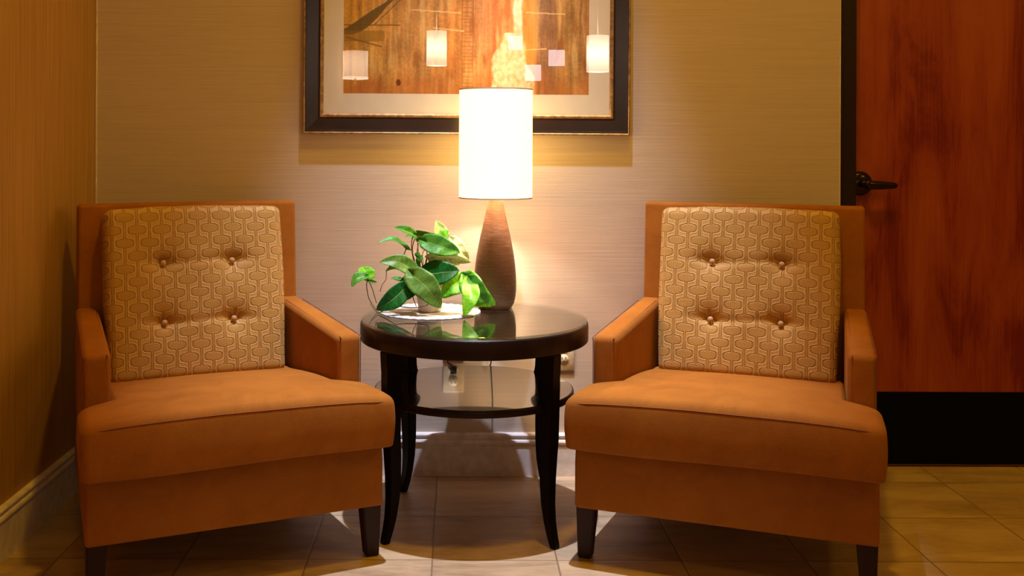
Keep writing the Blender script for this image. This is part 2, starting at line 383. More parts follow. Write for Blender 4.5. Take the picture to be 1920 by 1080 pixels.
lathe(rose, [(0, 0.018), (0.012, 0.018), (0.026, 0.0155), (0.036, 0.010), (0.041, 0.004), (0.042, 0.0)], 48)
bmesh.ops.transform(rose, matrix=Matrix.Translation(hc) @ Matrix.Rotation(PI/2, 4, 'X'), verts=rose.verts)
ho = obj('door_handle', rose, M['bronze'], door)
bm = bmesh.new()
tube(bm, [hc+Vector((0, -0.012, 0)), hc+Vector((0, -0.045, 0))], 0.0125, 0.0115, 20, 1)
L = [(0.0, .0150, .0115), (0.008, .0165, .0115), (0.02, .0155, .011), (0.045, .0145, .010), (0.075, .0125, .009), (0.098, .0105, .008), (0.108, .0080, .006), (0.112, .002, .002)]
rings = []
for x, rz_, ry in L:
    cc = hc+Vector((x, -0.052+0.10*max(0, x-0.02)*0.8, -0.003-0.02*x))
    rings.append([bm.verts.new(cc+Vector((0, ry*math.cos(2*PI*i/20), rz_*math.sin(2*PI*i/20)))) for i in range(20)])
for A, B in zip(rings[:-1], rings[1:]):
    for i in range(20): bm.faces.new((A[i], A[(i+1) % 20], B[(i+1) % 20], B[i]))
bm.faces.new(rings[0]); bm.faces.new(rings[-1])
obj('lever', bm, M['bronze'], ho)
bm = bmesh.new(); lathe(bm, [(0, 0.006), (0.006, 0.006), (0.010, 0.004), (0.0112, 0)], 24)
bmesh.ops.transform(bm, matrix=Matrix.Translation(hc+Vector((0.004, -0.061, 0))) @ Matrix.Rotation(PI/2, 4, 'X'), verts=bm.verts)
obj('lock_button', bm, M['bronze'], ho)
# ceiling downlights (fittings of the beams above)
dls = []
for i, (x, y, e, c, s, q, am) in enumerate(DOWN):
    r = empty('ceiling_downlight', (x, y, CEIL))
    tag(r, ['round recessed ceiling light above the round table', 'round recessed ceiling light between the two armchairs', 'round recessed ceiling light before the red door', 'round recessed ceiling light behind the viewpoint'][i], 'ceiling light', 'recessed ceiling lights')
    bm = bmesh.new(); lathe(bm, [(0.050, -0.001), (0.052, -0.006), (0.075, -0.007), (0.080, -0.001)], 40, close=True); obj('trim_ring', bm, M['trim'], r)
    bm = bmesh.new(); lathe(bm, [(0, -0.002), (0.049, -0.002)], 40); obj('lens', bm, M['lens'], r)

g = empty('added_fill_globe', (2.70, 1.55, 2.75)); tag(g, 'golden globe fill light added out of view to the right of the red door', 'pendant lamp')  # made-up globe out of view, a body for the low gold fill
bm = bmesh.new(); lathe(bm, [(0, -0.12)]+[(0.12*math.cos(a*PI/16), 0.12*math.sin(a*PI/16)) for a in range(-7, 8)]+[(0, 0.12)], 32); obj('globe', bm, M['lens'], g)
bm = bmesh.new(); tube(bm, [(0, 0, 0.118), (0, 0, CEIL-2.75)], 0.006, None, 8, 1); obj('hanging_rod', bm, M['metal'], g)

# ---------------------------------------------------------------- framed picture
def picture():
    d = WY-0.028
    x0 = (568-CX)*d/F; x1 = (1182.5-CX)*d/F; z0 = H-(252.3-CY)*d/F; W = x1-x0; Hh = W
    root = empty('framed_picture', ((x0+x1)/2, WY-0.001, z0+Hh/2)); root.rotation_euler = (0, 0.0028, 0)
    tag(root, 'large square framed abstract print in dark frame with cream mat hanging above the table', 'picture')
    a = W/2
    def ring(bm, prof):   # prof: (inset, depth toward the room)
        R = []
        for ins, dp in prof:
            s = a-ins
            R.append([bm.verts.new((sx*s, -dp, sz*s)) for sx, sz in ((-1, -1), (1, -1), (1, 1), (-1, 1))])
        R.append(R[0])
        for A, B in zip(R[:-1], R[1:]):
            for i in range(4):
                j = (i+1) % 4; bm.faces.new((A[i], A[j], B[j], B[i]))
    bm = bmesh.new(); ring(bm, [(0.0055, 0.0), (0.0055, 0.0215), (0.008, 0.0225), (0.014, 0.0222), (0.030, 0.0205), (0.050, 0.0185), (0.0565, 0.0195), (0.0565, 0)])
    obj('frame', bm, M['frame'], root, False)
    bm = bmesh.new(); ring(bm, [(0.0, 0.0), (0.0, 0.0215), (0.002, 0.023), (0.0045, 0.023), (0.007, 0.0215), (0.007, 0.0)]); obj('outer_gilt_edge', bm, M['gilt'], root, False)
    bm = bmesh.new(); ring(bm, [(0.055, 0.0), (0.055, 0.0190), (0.058, 0.0205), (0.063, 0.020), (0.068, 0.0175), (0.068, 0.0)]); obj('inner_gilt_edge', bm, M['gilt'], root, False)
    # mat with a window
    wl = (644-CX)*(WY-0.012)/F-root.location.x; wr = (1104-CX)*(WY-0.012)/F-root.location.x
    wb = H-(176.5-CY)*(WY-0.012)/F-root.location.z; wt = -wb
    bm = bmesh.new(); o = a-0.066
    for (q0, q1, q2, q3) in ((-o, o, -o, wb), (-o, o, wt, o), (-o, wl, wb, wt), (wr, o, wb, wt)): box(bm, q0, q1, -0.0125, -0.010, q2, q3)
    obj('mat_board', bm, M['mat'], root, False)
    bm = bmesh.new(); box(bm, -o, o, -0.0168, -0.0150, -o, o); obj('glass_pane', bm, M['picglass'], root, False)
    # print
    nx, nz = 420, 420; me = bpy.data.meshes.new('print'); V = []; Fc = []; cols = []
    def sm(e0, e1, x): t = max(0, min(1, (x-e0)/(e1-e0))); return t*t*(3-2*t)
    def fb(x, y, o_=4): return mnoise.fractal((x, y, 0.3), 1.0, 2.0, o_)
    def mixc(c, d_, t): return tuple(c[i]+(d_[i]-c[i])*t for i in range(3))
    bands = [(0.0, (190, 120, 30)), (0.12, (198, 128, 48)), (0.25, (190, 122, 60)), (0.34, (196, 130, 70)), (0.45, (176, 100, 45)), (0.49, (178, 108, 52)), (0.56, (196, 120, 75)), (0.62, (206, 92, 48)), (0.66, (212, 112, 60)), (0.70, (222, 140, 78)), (0.775, (222, 138, 62)), (0.785, (128, 84, 62)), (0.86, (136, 88, 62)), (0.88, (178, 118, 62)), (0.94, (182, 124, 66)), (1.0, (160, 96, 50))]
    def bandc(u):
        for (p, c), (q, d_) in zip(bands[:-1], bands[1:]):
            if u <= q: return mixc(c, d_, (u-p)/(q-p))
        return bands[-1][1]
    # coordinates in photo pixels: X 644..1104, Y 176 at the bottom, going up
    for j in range(nz+1):
        v = (j/nz)**1.5
        for i in range(nx+1):
            u = i/nx
            V.append((wl+(wr-wl)*u, -0.0095, wb+(wt-wb)*v))
            X = 644+460*u; Y = 176-460*v
            uu = min(1, max(0, u+0.012*fb(u*8, v*6)))
            c = mixc(bandc(uu), (184, 134, 88), 0.28)
            st = fb(u*46, v*3.0)*0.9+fb(u*140, v*8)*0.5+fb(u*10, v*10)*0.6+0.45*fb(u*90, v*110)
            c = tuple(q*(1+0.20*st) for q in c)
            c = mixc(c, (222, 176, 120), 0.55*sm(0.15, 0.7, fb(u*30+9, v*4+3)))
            c = mixc(c, (128, 60, 22), 0.45*sm(0.2, 0.8, fb(u*24-5, v*7)))
            c = mixc(c, (178, 84, 32), 0.55*sm(0.12, 0.0, v+0.05*fb(u*12, v*12)))
            # cream column, wandering
            edge = 0.055*fb(v*14, 4.2)+0.02*fb(v*60, u*30)
            cl = 945+(18 if Y < 60 else 0)-(22*sm(70, 110, Y))+60*edge; cr = 985-6*sm(90, 60, Y)+40*edge+(18*sm(110, 150, Y))
            t = sm(cl-3, cl+3, X)*sm(cr+3, cr-3, X); c = mixc(c, (225, 208, 180), 0.85*t*(0.8+0.4*fb(u*60, v*50)))
            if 835 < 0: pass
            # orange patch beside it
            t = sm(cr-1, cr+3, X)*sm(1010, 1003, X); c = mixc(c, (226, 128, 52), 0.5*t)
            # ladder of small marks
            if 862 < X < 890:
                m_ = math.sin(Y*0.9+3*fb(Y*0.05, 1.0)); e = abs(X-(866+1.5*fb(Y*.03, 2))) < 1.3 or abs(X-(886+2*fb(Y*.03, 5))) < 1.0
                if (m_ > 0.55 and 866 < X < 888) or e: c = mixc(c, (128, 78, 38), 0.42)
            # dark sweeping stroke, upper left
            ax_ = (X-644)/80.0
            yc = 52-52*ax_**1.5 if X < 760 else -999
            th = 5+8*math.sin(min(1, ax_)*PI)
            if X < 770 and abs(Y-yc-8) < th: c = mixc(c, (92, 66, 28), 0.85)
            yl = 48-58*((X-700)/60.0) if 700 < X < 760 else 999
            if abs(Y-yl) < 1.3 or (abs(Y-47) < 1.1 and X < 750): c = mixc(c, (110, 70, 30), 0.8)
            if X < 720 and 58 < Y < 78: c = mixc(c, (140, 92, 24), 0.55)
            if 648 < X < 716 and abs(Y-(72+16*((X-655)/60))) < 1.4: c = mixc(c, (110, 70, 30), 0.7)
            # pale fine lines
            for (xa, xb, ya, yb) in ((770, 865, 18, 24), (812, 870, 52, 58), (985, 1025, 92, 90), (985, 1060, 22, 25)):
                if xa < X < xb and abs(Y-(ya+(yb-ya)*(X-xa)/(xb-xa))) < 1.2: c = mixc(c, (236, 190, 130), 0.7)
            if (X-747)**2/20+(Y-155)**2/40 < 1: c = (112, 52, 20)
            cols.append(tuple(min(0.9, 0.80*(max(0, min(255, q))/255.0)**2.2/m_) for q, m_ in zip(c, (0.69, 0.52, 0.43))))
    for j in range(nz):
        for i in range(nx):
            k0 = j*(nx+1)+i; Fc.append((k0, k0+1, k0+nx+2, k0+nx+1))
    me.from_pydata(V, [], Fc); at_ = me.color_attributes.new('paint', 'FLOAT_COLOR', 'POINT')
    flat = []
    for c in cols: flat += [c[0], c[1], c[2], 1.0]
    at_.data.foreach_set('color', flat)
    k = NT('printed_abstract_art'); vc = k.n('ShaderNodeVertexColor', layer_name='paint'); k.l(vc.outputs[0], k.b.inputs['Base Color']); k.set(Roughness=0.7)
    me.materials.append(k.m); o = bpy.data.objects.new('print', me); C.objects.link(o); o.parent = root
    return root
picture()

# ---------------------------------------------------------------- armchairs
def copy_tree(o, parent=None):
    c = o.copy(); C.objects.link(c)
    if parent: c.parent = parent
    for ch in list(o.children): copy_tree(ch, c)
    return c
def armchair(name):
    root = empty(name)
    FWH = 0.381            # half width at the front
    def tap(y): return 1.0-0.105*max(0, min(1, y/0.76))
    def W(x, y, z): return (x*tap(y), y, z)
    # base
    bm = bmesh.new(); rbox(bm, (0, 0.375, 0.2215), (FWH, 0.375, 0.0845), 0.010, (8, 8, 4), 3, lambda x, y, z: W(x, y+0.010*max(0, min(1, (z-0.285)/0.02))*(y < 0.02), z)); obj('base', bm, M['suede'], root)
    # arms: inner 0.31 .. outer 0.383, front y 0.17 .. back 0.70
    for s in (-1, 1):
        bm = bmesh.new()
        def wa(x, y, z, s=s):
            t = (y-0.165)/0.53
            if z > 0.42: z += 0.038*t*min(1, (z-0.42)/0.1) 
            xi = x-s*0.3510
            puff = 0.004*math.sin(max(0, min(1, t))*PI)
            return W(s*(0.3465)*1.0+xi*(1+puff*6), y-0.012*max(0, (z-0.45)/0.15)*(1-t)*0, z)
        rbox(bm, (s*0.3510, 0.445, 0.436), (0.0365, 0.280, 0.136), 0.018, (3, 10, 6), 4, wa); arm = obj('arm', bm, M['suede'], root)
        # seams along the arm top and down its front
        bm = bmesh.new()
        for q in (-1, 1):
            e = s*0.3510+q*0.0300
            pts = [W(e, 0.1675, 0.33), W(e, 0.1675, 0.50), W(e, 0.1675, 0.556), W(e, 0.172, 0.568), W(e, 0.3, 0.579), W(e, 0.5, 0.594), W(e, 0.66, 0.606)]
            tube(bm, pts, 0.0013, None, 6, 4)
        obj('seam', bm, M['seam'], arm)
    # back: panel with slight rake
    bm = bmesh.new()
    def wb(x, y, z):
        t = (z-0.14)/0.78
        return (x*(0.342/0.381)*(1.0-0.012*t), y-0.040*(1-t)+0.006, z+0.0*x)
    rbox(bm, (0, 0.745, 0.530), (0.381, 0.033, 0.392), 0.013, (8, 2, 10), 4, wb); obj('back', bm, M['suede'], root)
    # seat cushion: T outline
    bm = bmesh.new()
    def wc(x, y, z):
        z = 0.308+(z-0.308)*0.3 if z < 0.330 else 0.3146+(z-0.330)*(0.1334/0.118)
        u = (z-0.378)/0.070
        q = max(0, min(1, (y-0.148)/0.024)); q = q*q*(3-2*q)
        x *= 1.0-q*(1-0.304/0.388)
        X = x/0.39
        if u > 0:
            g = max(0, 1-X*X)*max(0, 1-((y-0.20)/0.42)**2)
            z += u*(0.022*g+0.004*mnoise.noise((x*5, y*5, 1.3))*g)
            z -= u*0.004*max(0, abs(X)-0.75)/0.25*(y < 0.2)
        else:
            if y < 0.1: z += -u*0.003*math.sin(x*8+0.6)
        if u > 0: z -= 0.040*u*max(0, min(1, (y-0.05)/0.50))**1.3
        fr = max(0, min(1, (0.10-y)/0.12))
        y -= fr*(0.007*(1-X*X)+0.005*math.cos(u*PI/2)+0.0015*mnoise.noise((x*8, 0, z*10)))
        x += (1-q)*0.005*math.cos(u*PI/2)*(1 if x > 0 else -1)*min(1, abs(X)*1.2)
        return (x*(tap(y) if y > 0 else 1), y, z)
    rbox(bm, (0, 0.280, 0.378), (0.393, 0.335, 0.070), 0.022, (26, 40, 6), 5, wc)
    seat = obj('seat_cushion', bm, M['suede'], root)
    bm = bmesh.new(); pts = []
    for i in range(21):
        x = -0.380+0.76*i/20
        X = x/0.39; q_ = wc(x, -0.0543+0.010*abs(X)**30, 0.4335); pts.append(q_)
    tube(bm, pts, 0.0013, None, 6, 2)
    obj('seam', bm, M['seam'], seat)
    # back pillow
    px, pz, pT, pr = 0.268, 0.262, 0.058, 0.026
    bt = [(-0.104, 0.090), (0.104, 0.090), (-0.104, -0.088), (0.104, -0.088)]
    def dimple(x, z):
        d = 0.0
        for bx, bz in bt:
            r2 = ((x-bx)**2+((z-bz)*1.15)**2)
            d += 0.013*math.exp(-r2/(2*0.0130**2))+0.012*math.exp(-r2/(2*0.036**2))
        for bz in (0.090, -0.088):
            zz = bz+0.004*math.sin(x*22)
            ex = (0.55+0.45*abs(x)/0.104) if abs(x) < 0.104 else math.exp(-((abs(x)-0.104)/0.060)**2)
            d += 0.0065*ex*math.exp(-((z-zz)/(0.008 if z < zz else 0.016))**2)
        return d
    def wp(x, y, z):
        f = max(0, 1-(x/px)**2)*max(0, 1-(z/pz)**2)
        if y < 0: y -= 0.018*f**0.5-dimple(x, z)*min(1, f*6)
        sx = 1.0+0.012*(z/pz)+0.008*math.cos(z*11)
        x2 = x*sx+0.002*mnoise.noise((x*9, z*9, 0.2)); z2 = z+0.004*math.cos(x*9)*(1 if z > 0.2 else 0)+0.002*mnoise.noise((x*12, 3, 1))
        return (x2, y, z2)
    bm = bmesh.new(); rbox(bm, (0, 0, 0), (px, pT, pz), pr, (90, 3, 84), 5, wp)
    tilt = math.radians(-10.5)
    pil = obj('back_pillow', bm, M['damask'], root); pil.location = (0, 0.648, 0.648); pil.rotation_euler = (tilt, 0, 0)
    for bx, bz in bt:
        bm = bmesh.new(); lathe(bm, [(0, 0.0060), (0.0035, 0.0056), (0.0068, 0.0040), (0.0088, 0.0010), (0.0086, -0.0025), (0.006, -0.005)], 24)
        bmesh.ops.transform(bm, matrix=Matrix.Translation((bx, -pT-0.003, bz)) @ Matrix.Rotation(PI/2, 4, 'X'), verts=bm.verts)
        obj('button', bm, M['button'], pil)
    # legs, square and tapered
    for (sx, y0, sp) in ((-1, 0.034, 0), (1, 0.034, 0), (-1, 0.700, 0.045), (1, 0.700, 0.045)):
        bm = bmesh.new(); xt = sx*(0.352 if sp == 0 else 0.300); a, b = 0.026, 0.018
        n0 = [bm.verts.new((xt+q*a, y0+p*a, 0.150)) for q, p in ((-1, -1), (1, -1), (1, 1), (-1, 1))]
        ox = sx*0.004; oy = sp-0.004*(sp == 0)
        n1 = [bm.verts.new((xt+ox+q*b, y0+oy+p*b, 0.005)) for q, p in ((-1, -1), (1, -1), (1, 1), (-1, 1))]
        n2 = [bm.verts.new((xt+ox+q*b*.75, y0+oy+p*b*.75, 0.0)) for q, p in ((-1, -1), (1, -1), (1, 1), (-1, 1))]
        bm.faces.new(n0[::-1]); bm.faces.new(n2)
        for A, B in ((n0, n1), (n1, n2)):
            for i in range(4): bm.faces.new((A[i], A[(i+1) % 4], B[(i+1) % 4], B[i]))
        bmesh.ops.recalc_face_normals(bm, faces=bm.faces)
        bmesh.ops.bevel(bm, geom=[e for e in bm.edges if abs(e.verts[0].co.z-e.verts[1].co.z) > 0.05], offset=0.003, segments=2, affect='EDGES')
        obj('leg', bm, M['legwood'], root, False)
    return root
ch1 = armchair('armchair'); ch1.location = (-0.541, 2.712, 0); ch1.rotation_euler = (0, 0, math.radians(24.4))
tag(ch1, 'rust suede armchair with gold buttoned pillow, left of the round table beside the brown wall', 'armchair', 'pair of rust armchairs')
ch2 = copy_tree(ch1); ch2.location = (0.672, 2.720, 0); ch2.rotation_euler = (0, 0, math.radians(-21.4))
tag(ch2, 'rust suede armchair with gold buttoned pillow, right of the round table before the red door', 'armchair', 'pair of rust armchairs')

# ---------------------------------------------------------------- round table
TX, TY = 0.053, 3.17
tb = empty('side_table', (TX, TY, 0)); tag(tb, 'round espresso side table with glass top and lower shelf between the armchairs', 'table')
bm = bmesh.new(); lathe(bm, [(0, 0.534), (0.333, 0.534), (0.3365, 0.537), (0.3375, 0.542), (0.3375, 0.580), (0.336, 0.586), (0.332, 0.589), (0, 0.589)], 128); autos(obj('tabletop', bm, M['top'], tb))
bm = bmesh.new(); lathe(bm, [(0, 0.5895), (0.3325, 0.5895), (0.3325, 0.5956), (0.3321, 0.596), (0, 0.596)], 128); autos(obj('glass_top', bm, M['glass'], tb))
bm = bmesh.new(); lathe(bm, [(0, 0.370), (0.292, 0.370), (0.295, 0.373), (0.2955, 0.380), (0.295, 0.387), (0.293, 0.390), (0, 0.390)], 128); sh = autos(obj('shelf', bm, M['top'], tb))
bm = bmesh.new(); lathe(bm, [(0, 0.3902), (0.2900, 0.3902), (0.2900, 0.3914), (0, 0.3914)], 128); autos(obj('polished_surface', bm, M['shelf'], sh))
ri = [(0.534, 0.270, 0.322), (0.515, 0.268, 0.321), (0.500, 0.258, 0.320), (0.485, 0.246, 0.319), (0.474, 0.243, 0.318), (0.468, 0.247, 0.318), (0.464, 0.262, 0.318), (0.440, 0.264, 0.318), (0.410, 0.262, 0.317), (0.395, 0.258, 0.317), (0.388, 0.252, 0.317), (0.372, 0.252, 0.316), (0.362, 0.256, 0.316), (0.345, 0.265, 0.315),
      (0.30, 0.266, 0.314), (0.24, 0.267, 0.312), (0.18, 0.271, 0.311), (0.12, 0.279, 0.313), (0.07, 0.290, 0.318), (0.035, 0.300, 0.325), (0.012, 0.309, 0.331), (0.0, 0.314, 0.333)]
for ang in (219.5, 313, 133, 42):
    bm = bmesh.new(); R = []
    for z, a, b in ri:
        kq = max(0, min(1, (z-0.10)/0.2)); a += 0.015*kq; b += 0.009*kq
        th = 0.0175 if z > 0.3 else 0.0115+0.006*(z/0.3)
        R.append([bm.verts.new((a, -th, z)), bm.verts.new((b, -th, z)), bm.verts.new((b, th, z)), bm.verts.new((a, th, z))])
    bm.faces.new(R[0]); bm.faces.new(R[-1][::-1])
    for A, B in zip(R[:-1], R[1:]):
        for i in range(4): bm.faces.new((A[i], B[i], B[(i+1) % 4], A[(i+1) % 4]))
    bmesh.ops.recalc_face_normals(bm, faces=bm.faces)
    es = [e for e in bm.edges if len(e.link_faces) == 2 and e.calc_face_angle(0) > 1.2]
    bmesh.ops.bevel(bm, geom=es, offset=0.0025, segments=2, affect='EDGES')
    bmesh.ops.rotate(bm, cent=(0, 0, 0), matrix=Matrix.Rotation(math.radians(ang), 3, 'Z'), verts=bm.verts)
    obj('leg', bm, M['darkwood'], tb, False)

# ---------------------------------------------------------------- table lamp
LY = 3.36; LX = (929.5-CX)*LY/F; ZT = 0.5965
lamp = empty('table_lamp', (LX, LY, ZT)); tag(lamp, 'lit table lamp with white drum shade and tapered brown ceramic body on the table', 'lamp')
prof = []
for y, wd in ((579, 52), (577.5, 58), (575, 62), (567, 71), (555, 76.5), (543, 79), (530, 79), (517, 78.2), (505, 76.5), (492, 74), (480, 70.5), (467, 66), (455, 61.5), (442, 56.5), (430, 51), (418, 45.5), (405, 40), (393, 35), (384, 31), (378, 28.5), (372, 27.5), (368, 27), (366, 24)):
    prof.append((wd/2*LY/F, H-(y-CY)*LY/F-ZT))
prof[0] = (prof[0][0], 0.0); prof = [(0, 0.0)]+prof+[(0, prof[-1][1])]
bm = bmesh.new(); lathe(bm, prof, 72); obj('ceramic_body', bm, M['ceramic'], lamp)
zb = H-(371-CY)*LY/F-ZT; zt = H-(167-CY)*LY/F-ZT; RS = 0.1152
bm = bmesh.new(); lathe(bm, [(RS, zb), (RS, zt), (RS-0.0016, zt), (RS-0.0016, zb)], 96, close=True); autos(obj('lamp_shade', bm, M['shade'], lamp))
bm = bmesh.new(); lathe(bm, [(RS+0.0006, zt-0.004), (RS+0.0006, zt+0.0005), (RS-0.0022, zt+0.0005), (RS-0.0022, zt-0.004)], 96, close=True)
autos(obj('shade_rim', bm, M['trim'], lamp)); bm = bmesh.new(); lathe(bm, [(RS+0.0006, zb-0.0005), (RS+0.0006, zb+0.004), (RS-0.0022, zb+0.004), (RS-0.0022, zb-0.0005)], 96, close=True); autos(obj('shade_rim', bm, M['trim'], lamp))
ztop = prof[-1][1]
bm = bmesh.new(); lathe(bm, [(0, ztop), (0.007, ztop), (0.007, ztop+0.10), (0, ztop+0.10)], 20); autos(obj('stem_rod', bm, M['metal'], lamp))
bz = ztop+0.155
for q in (-1, 1):
    ox, oy = q*0.050, -q*0.018
    bm = bmesh.new(); tube(bm, [(0, 0, ztop+0.05), (ox*0.6, oy*0.6, ztop+0.055), (ox, oy, ztop+0.08)], 0.006, None, 12, 4); lathe(bm, [(0, ztop+0.075), (0.015, ztop+0.078), (0.015, ztop+0.125), (0, ztop+0.125)], 20, ox, oy)
    autos(obj('socket', bm, M['metal'], lamp))
    bm = bmesh.new(); lathe(bm, [(0, ztop+0.125), (0.013, ztop+0.125), (0.016, ztop+0.138), (0.025, ztop+0.155), (0.028, ztop+0.172), (0.024, ztop+0.190), (0.012, ztop+0.201), (0, ztop+0.203)], 20, ox, oy)
    obj('bulb', bm, M['bulb'], lamp)
    light('lamp_bulb_light', 'POINT', (LX+q*0.080, LY-q*0.029, ZT+bz-0.01), 22.0, (1.0, 0.78, 0.55), 0.020)
bm = bmesh.new()
lathe(bm, [(0.007, zt-0.022), (0.011, zt-0.022), (0.011, zt-0.018), (0.007, zt-0.018)], 16, close=True)
tube(bm, [(0, 0, ztop+0.1), (0, 0, zt-0.02)], 0.003, None, 8, 1)
for q in range(3):
    a = q*2*PI/3+0.4; tube(bm, [(0.008*math.cos(a), 0.008*math.sin(a), zt-0.02), ((RS-0.003)*math.cos(a), (RS-0.003)*math.sin(a), zt-0.006)], 0.0013, None, 6, 1)
obj('shade_spider', bm, M['metal'], lamp)

# ---------------------------------------------------------------- doily and plant
PXc, PYc = -0.081, 3.268
do = bmesh.new()
nA = 240; rr = [0, 0.03, 0.06, 0.09, 0.115, 0.135, 0.1535]
ctr = do.verts.new((0, 0, 0.0012)); prev = None
for q in rr[1:]:
    ring = []
    for i in range(nA):
        a = 2*PI*i/nA; r = q
        if q == rr[-1]: r = q+0.0040*abs(math.sin(a*15))-0.002
        z = 0.0012+(0.0009*math.sin(a*40)*(q > 0.11))+0.0014*(q > 0.12)+0.0008*mnoise.noise((q*60, a*5, 0))
        ring.append(do.verts.new((r*math.cos(a), r*math.sin(a), z)))
    for i in range(nA):
        if prev is None: do.faces.new((ctr, ring[i], ring[(i+1) % nA]))
        else: do.faces.new((prev[i], ring[i], ring[(i+1) % nA], prev[(i+1) % nA]))
    prev = ring
lowr = [do.verts.new((v.co.x, v.co.y, 0.0)) for v in prev]
for i in range(nA): do.faces.new((prev[i], lowr[i], lowr[(i+1) % nA], prev[(i+1) % nA]))
do.faces.new(lowr[::-1])
dob = obj('doily', do, M['doily'], loc=(PXc, PYc, 0.5965)); tag(dob, 'round white crocheted doily lying under the potted plant on the glass top', 'doily')
plant = empty('potted_pothos', (PXc, PYc, 0.5985)); tag(plant, 'leafy green trailing pothos in a small cream pot on the round table', 'plant')
bm = bmesh.new(); lathe(bm, [(0, 0), (0.033, 0), (0.035, 0.002), (0.0355, 0.006), (0.045, 0.078), (0.0435, 0.082), (0, 0.082)], 56); pt = autos(obj('pot', bm, M['pot'], plant))
bm = bmesh.new(); lathe(bm, [(0.0445, 0.0785), (0.048, 0.080), (0.0500, 0.100), (0.049, 0.102), (0.046, 0.100), (0.0435, 0.083)], 56, close=True); autos(obj('pot_rim', bm, M['tan'], pt))
bm = bmesh.new(); lathe(bm, [(0.0430, 0.086), (0.03, 0.0895), (0, 0.091)], 32); obj('soil', bm, M['soil'], plant)
inv = Vector(plant.location)
def CP(cx, cy, dy=0.0):  # photograph detail coords -> point relative to the plant
    return at(640+cx/5.144, 400+cy/5.144, PYc+dy)-inv
def leaf(b, t, wpx, mat, side=0.0, bow=0.18, fold=0.25, twist=0.0):
    """heart-shaped leaf from base b to tip t; side bends it in plane, bow lifts its middle"""
    b = Vector(b); t = Vector(t); ax_ = t-b; Ln = ax_.length; ax_.normalize()
    view = Vector((0, -1, 0.35)).normalized()
    s = ax_.cross(view).normalized(); s = Quaternion(ax_, twist) @ s; nrm = s.cross(ax_).normalized()
    wd = wpx/5.144*PYc/F/2
    bm = bmesh.new(); uvl = bm.loops.layers.uv.new('UVMap'); NU, NV = 16, 10; G = []
    for i in range(NU+1):
        q = i/NU
        hw = wd*((math.sin(PI*min(1, (q+0.10)/0.92)**0.72) if q < 0.82 else 0)) if False else wd*1.18*(math.sin(PI*q**0.62))**0.62*(1 if q < 0.999 else 0)
        hw = max(hw, 0.0004)
        row = []
        for j in range(NV+1):
            v = -1+2*j/NV
            lobe = -0.20*Ln*(abs(v)**2)*max(0, 1-q*4.5)
            p = b+ax_*(q*Ln+lobe)+s*(hw*v)+nrm*(bow*Ln*math.sin(PI*q)+fold*hw*abs(v)+0.05*hw*math.sin(q*14+v*3))+s*(side*Ln*math.sin(PI*q))
            row.append((bm.verts.new(p), (0.5+v/2, q)))
        G.append(row)
    for i in range(NU):
        for j in range(NV):
            q4 = (G[i][j], G[i][j+1], G[i+1][j+1], G[i+1][j])
            f = bm.faces.new([a_[0] for a_ in q4])
            for lp, a_ in zip(f.loops, q4): lp[uvl].uv = a_[1]
    me = bpy.data.meshes.new('leaf'); bm.to_mesh(me); bm.free()
    for p in me.polygons: p.use_smooth = True
    o = bpy.data.objects.new('leaf', me); C.objects.link(o); me.materials.append(M[mat]); o.parent = plant
    so = o.modifiers.new('thickness', 'SOLIDIFY'); so.thickness = 0.0005
def stem(pts, r0=0.0016, r1=0.0012, end=None):
    bm = bmesh.new(); tube(bm, pts, r0, r1, 7, 6); obj('stem', bm, M['stem'], plant)
crown = lambda k=0.0, dy=0.0: CP(800+k, 640, dy)
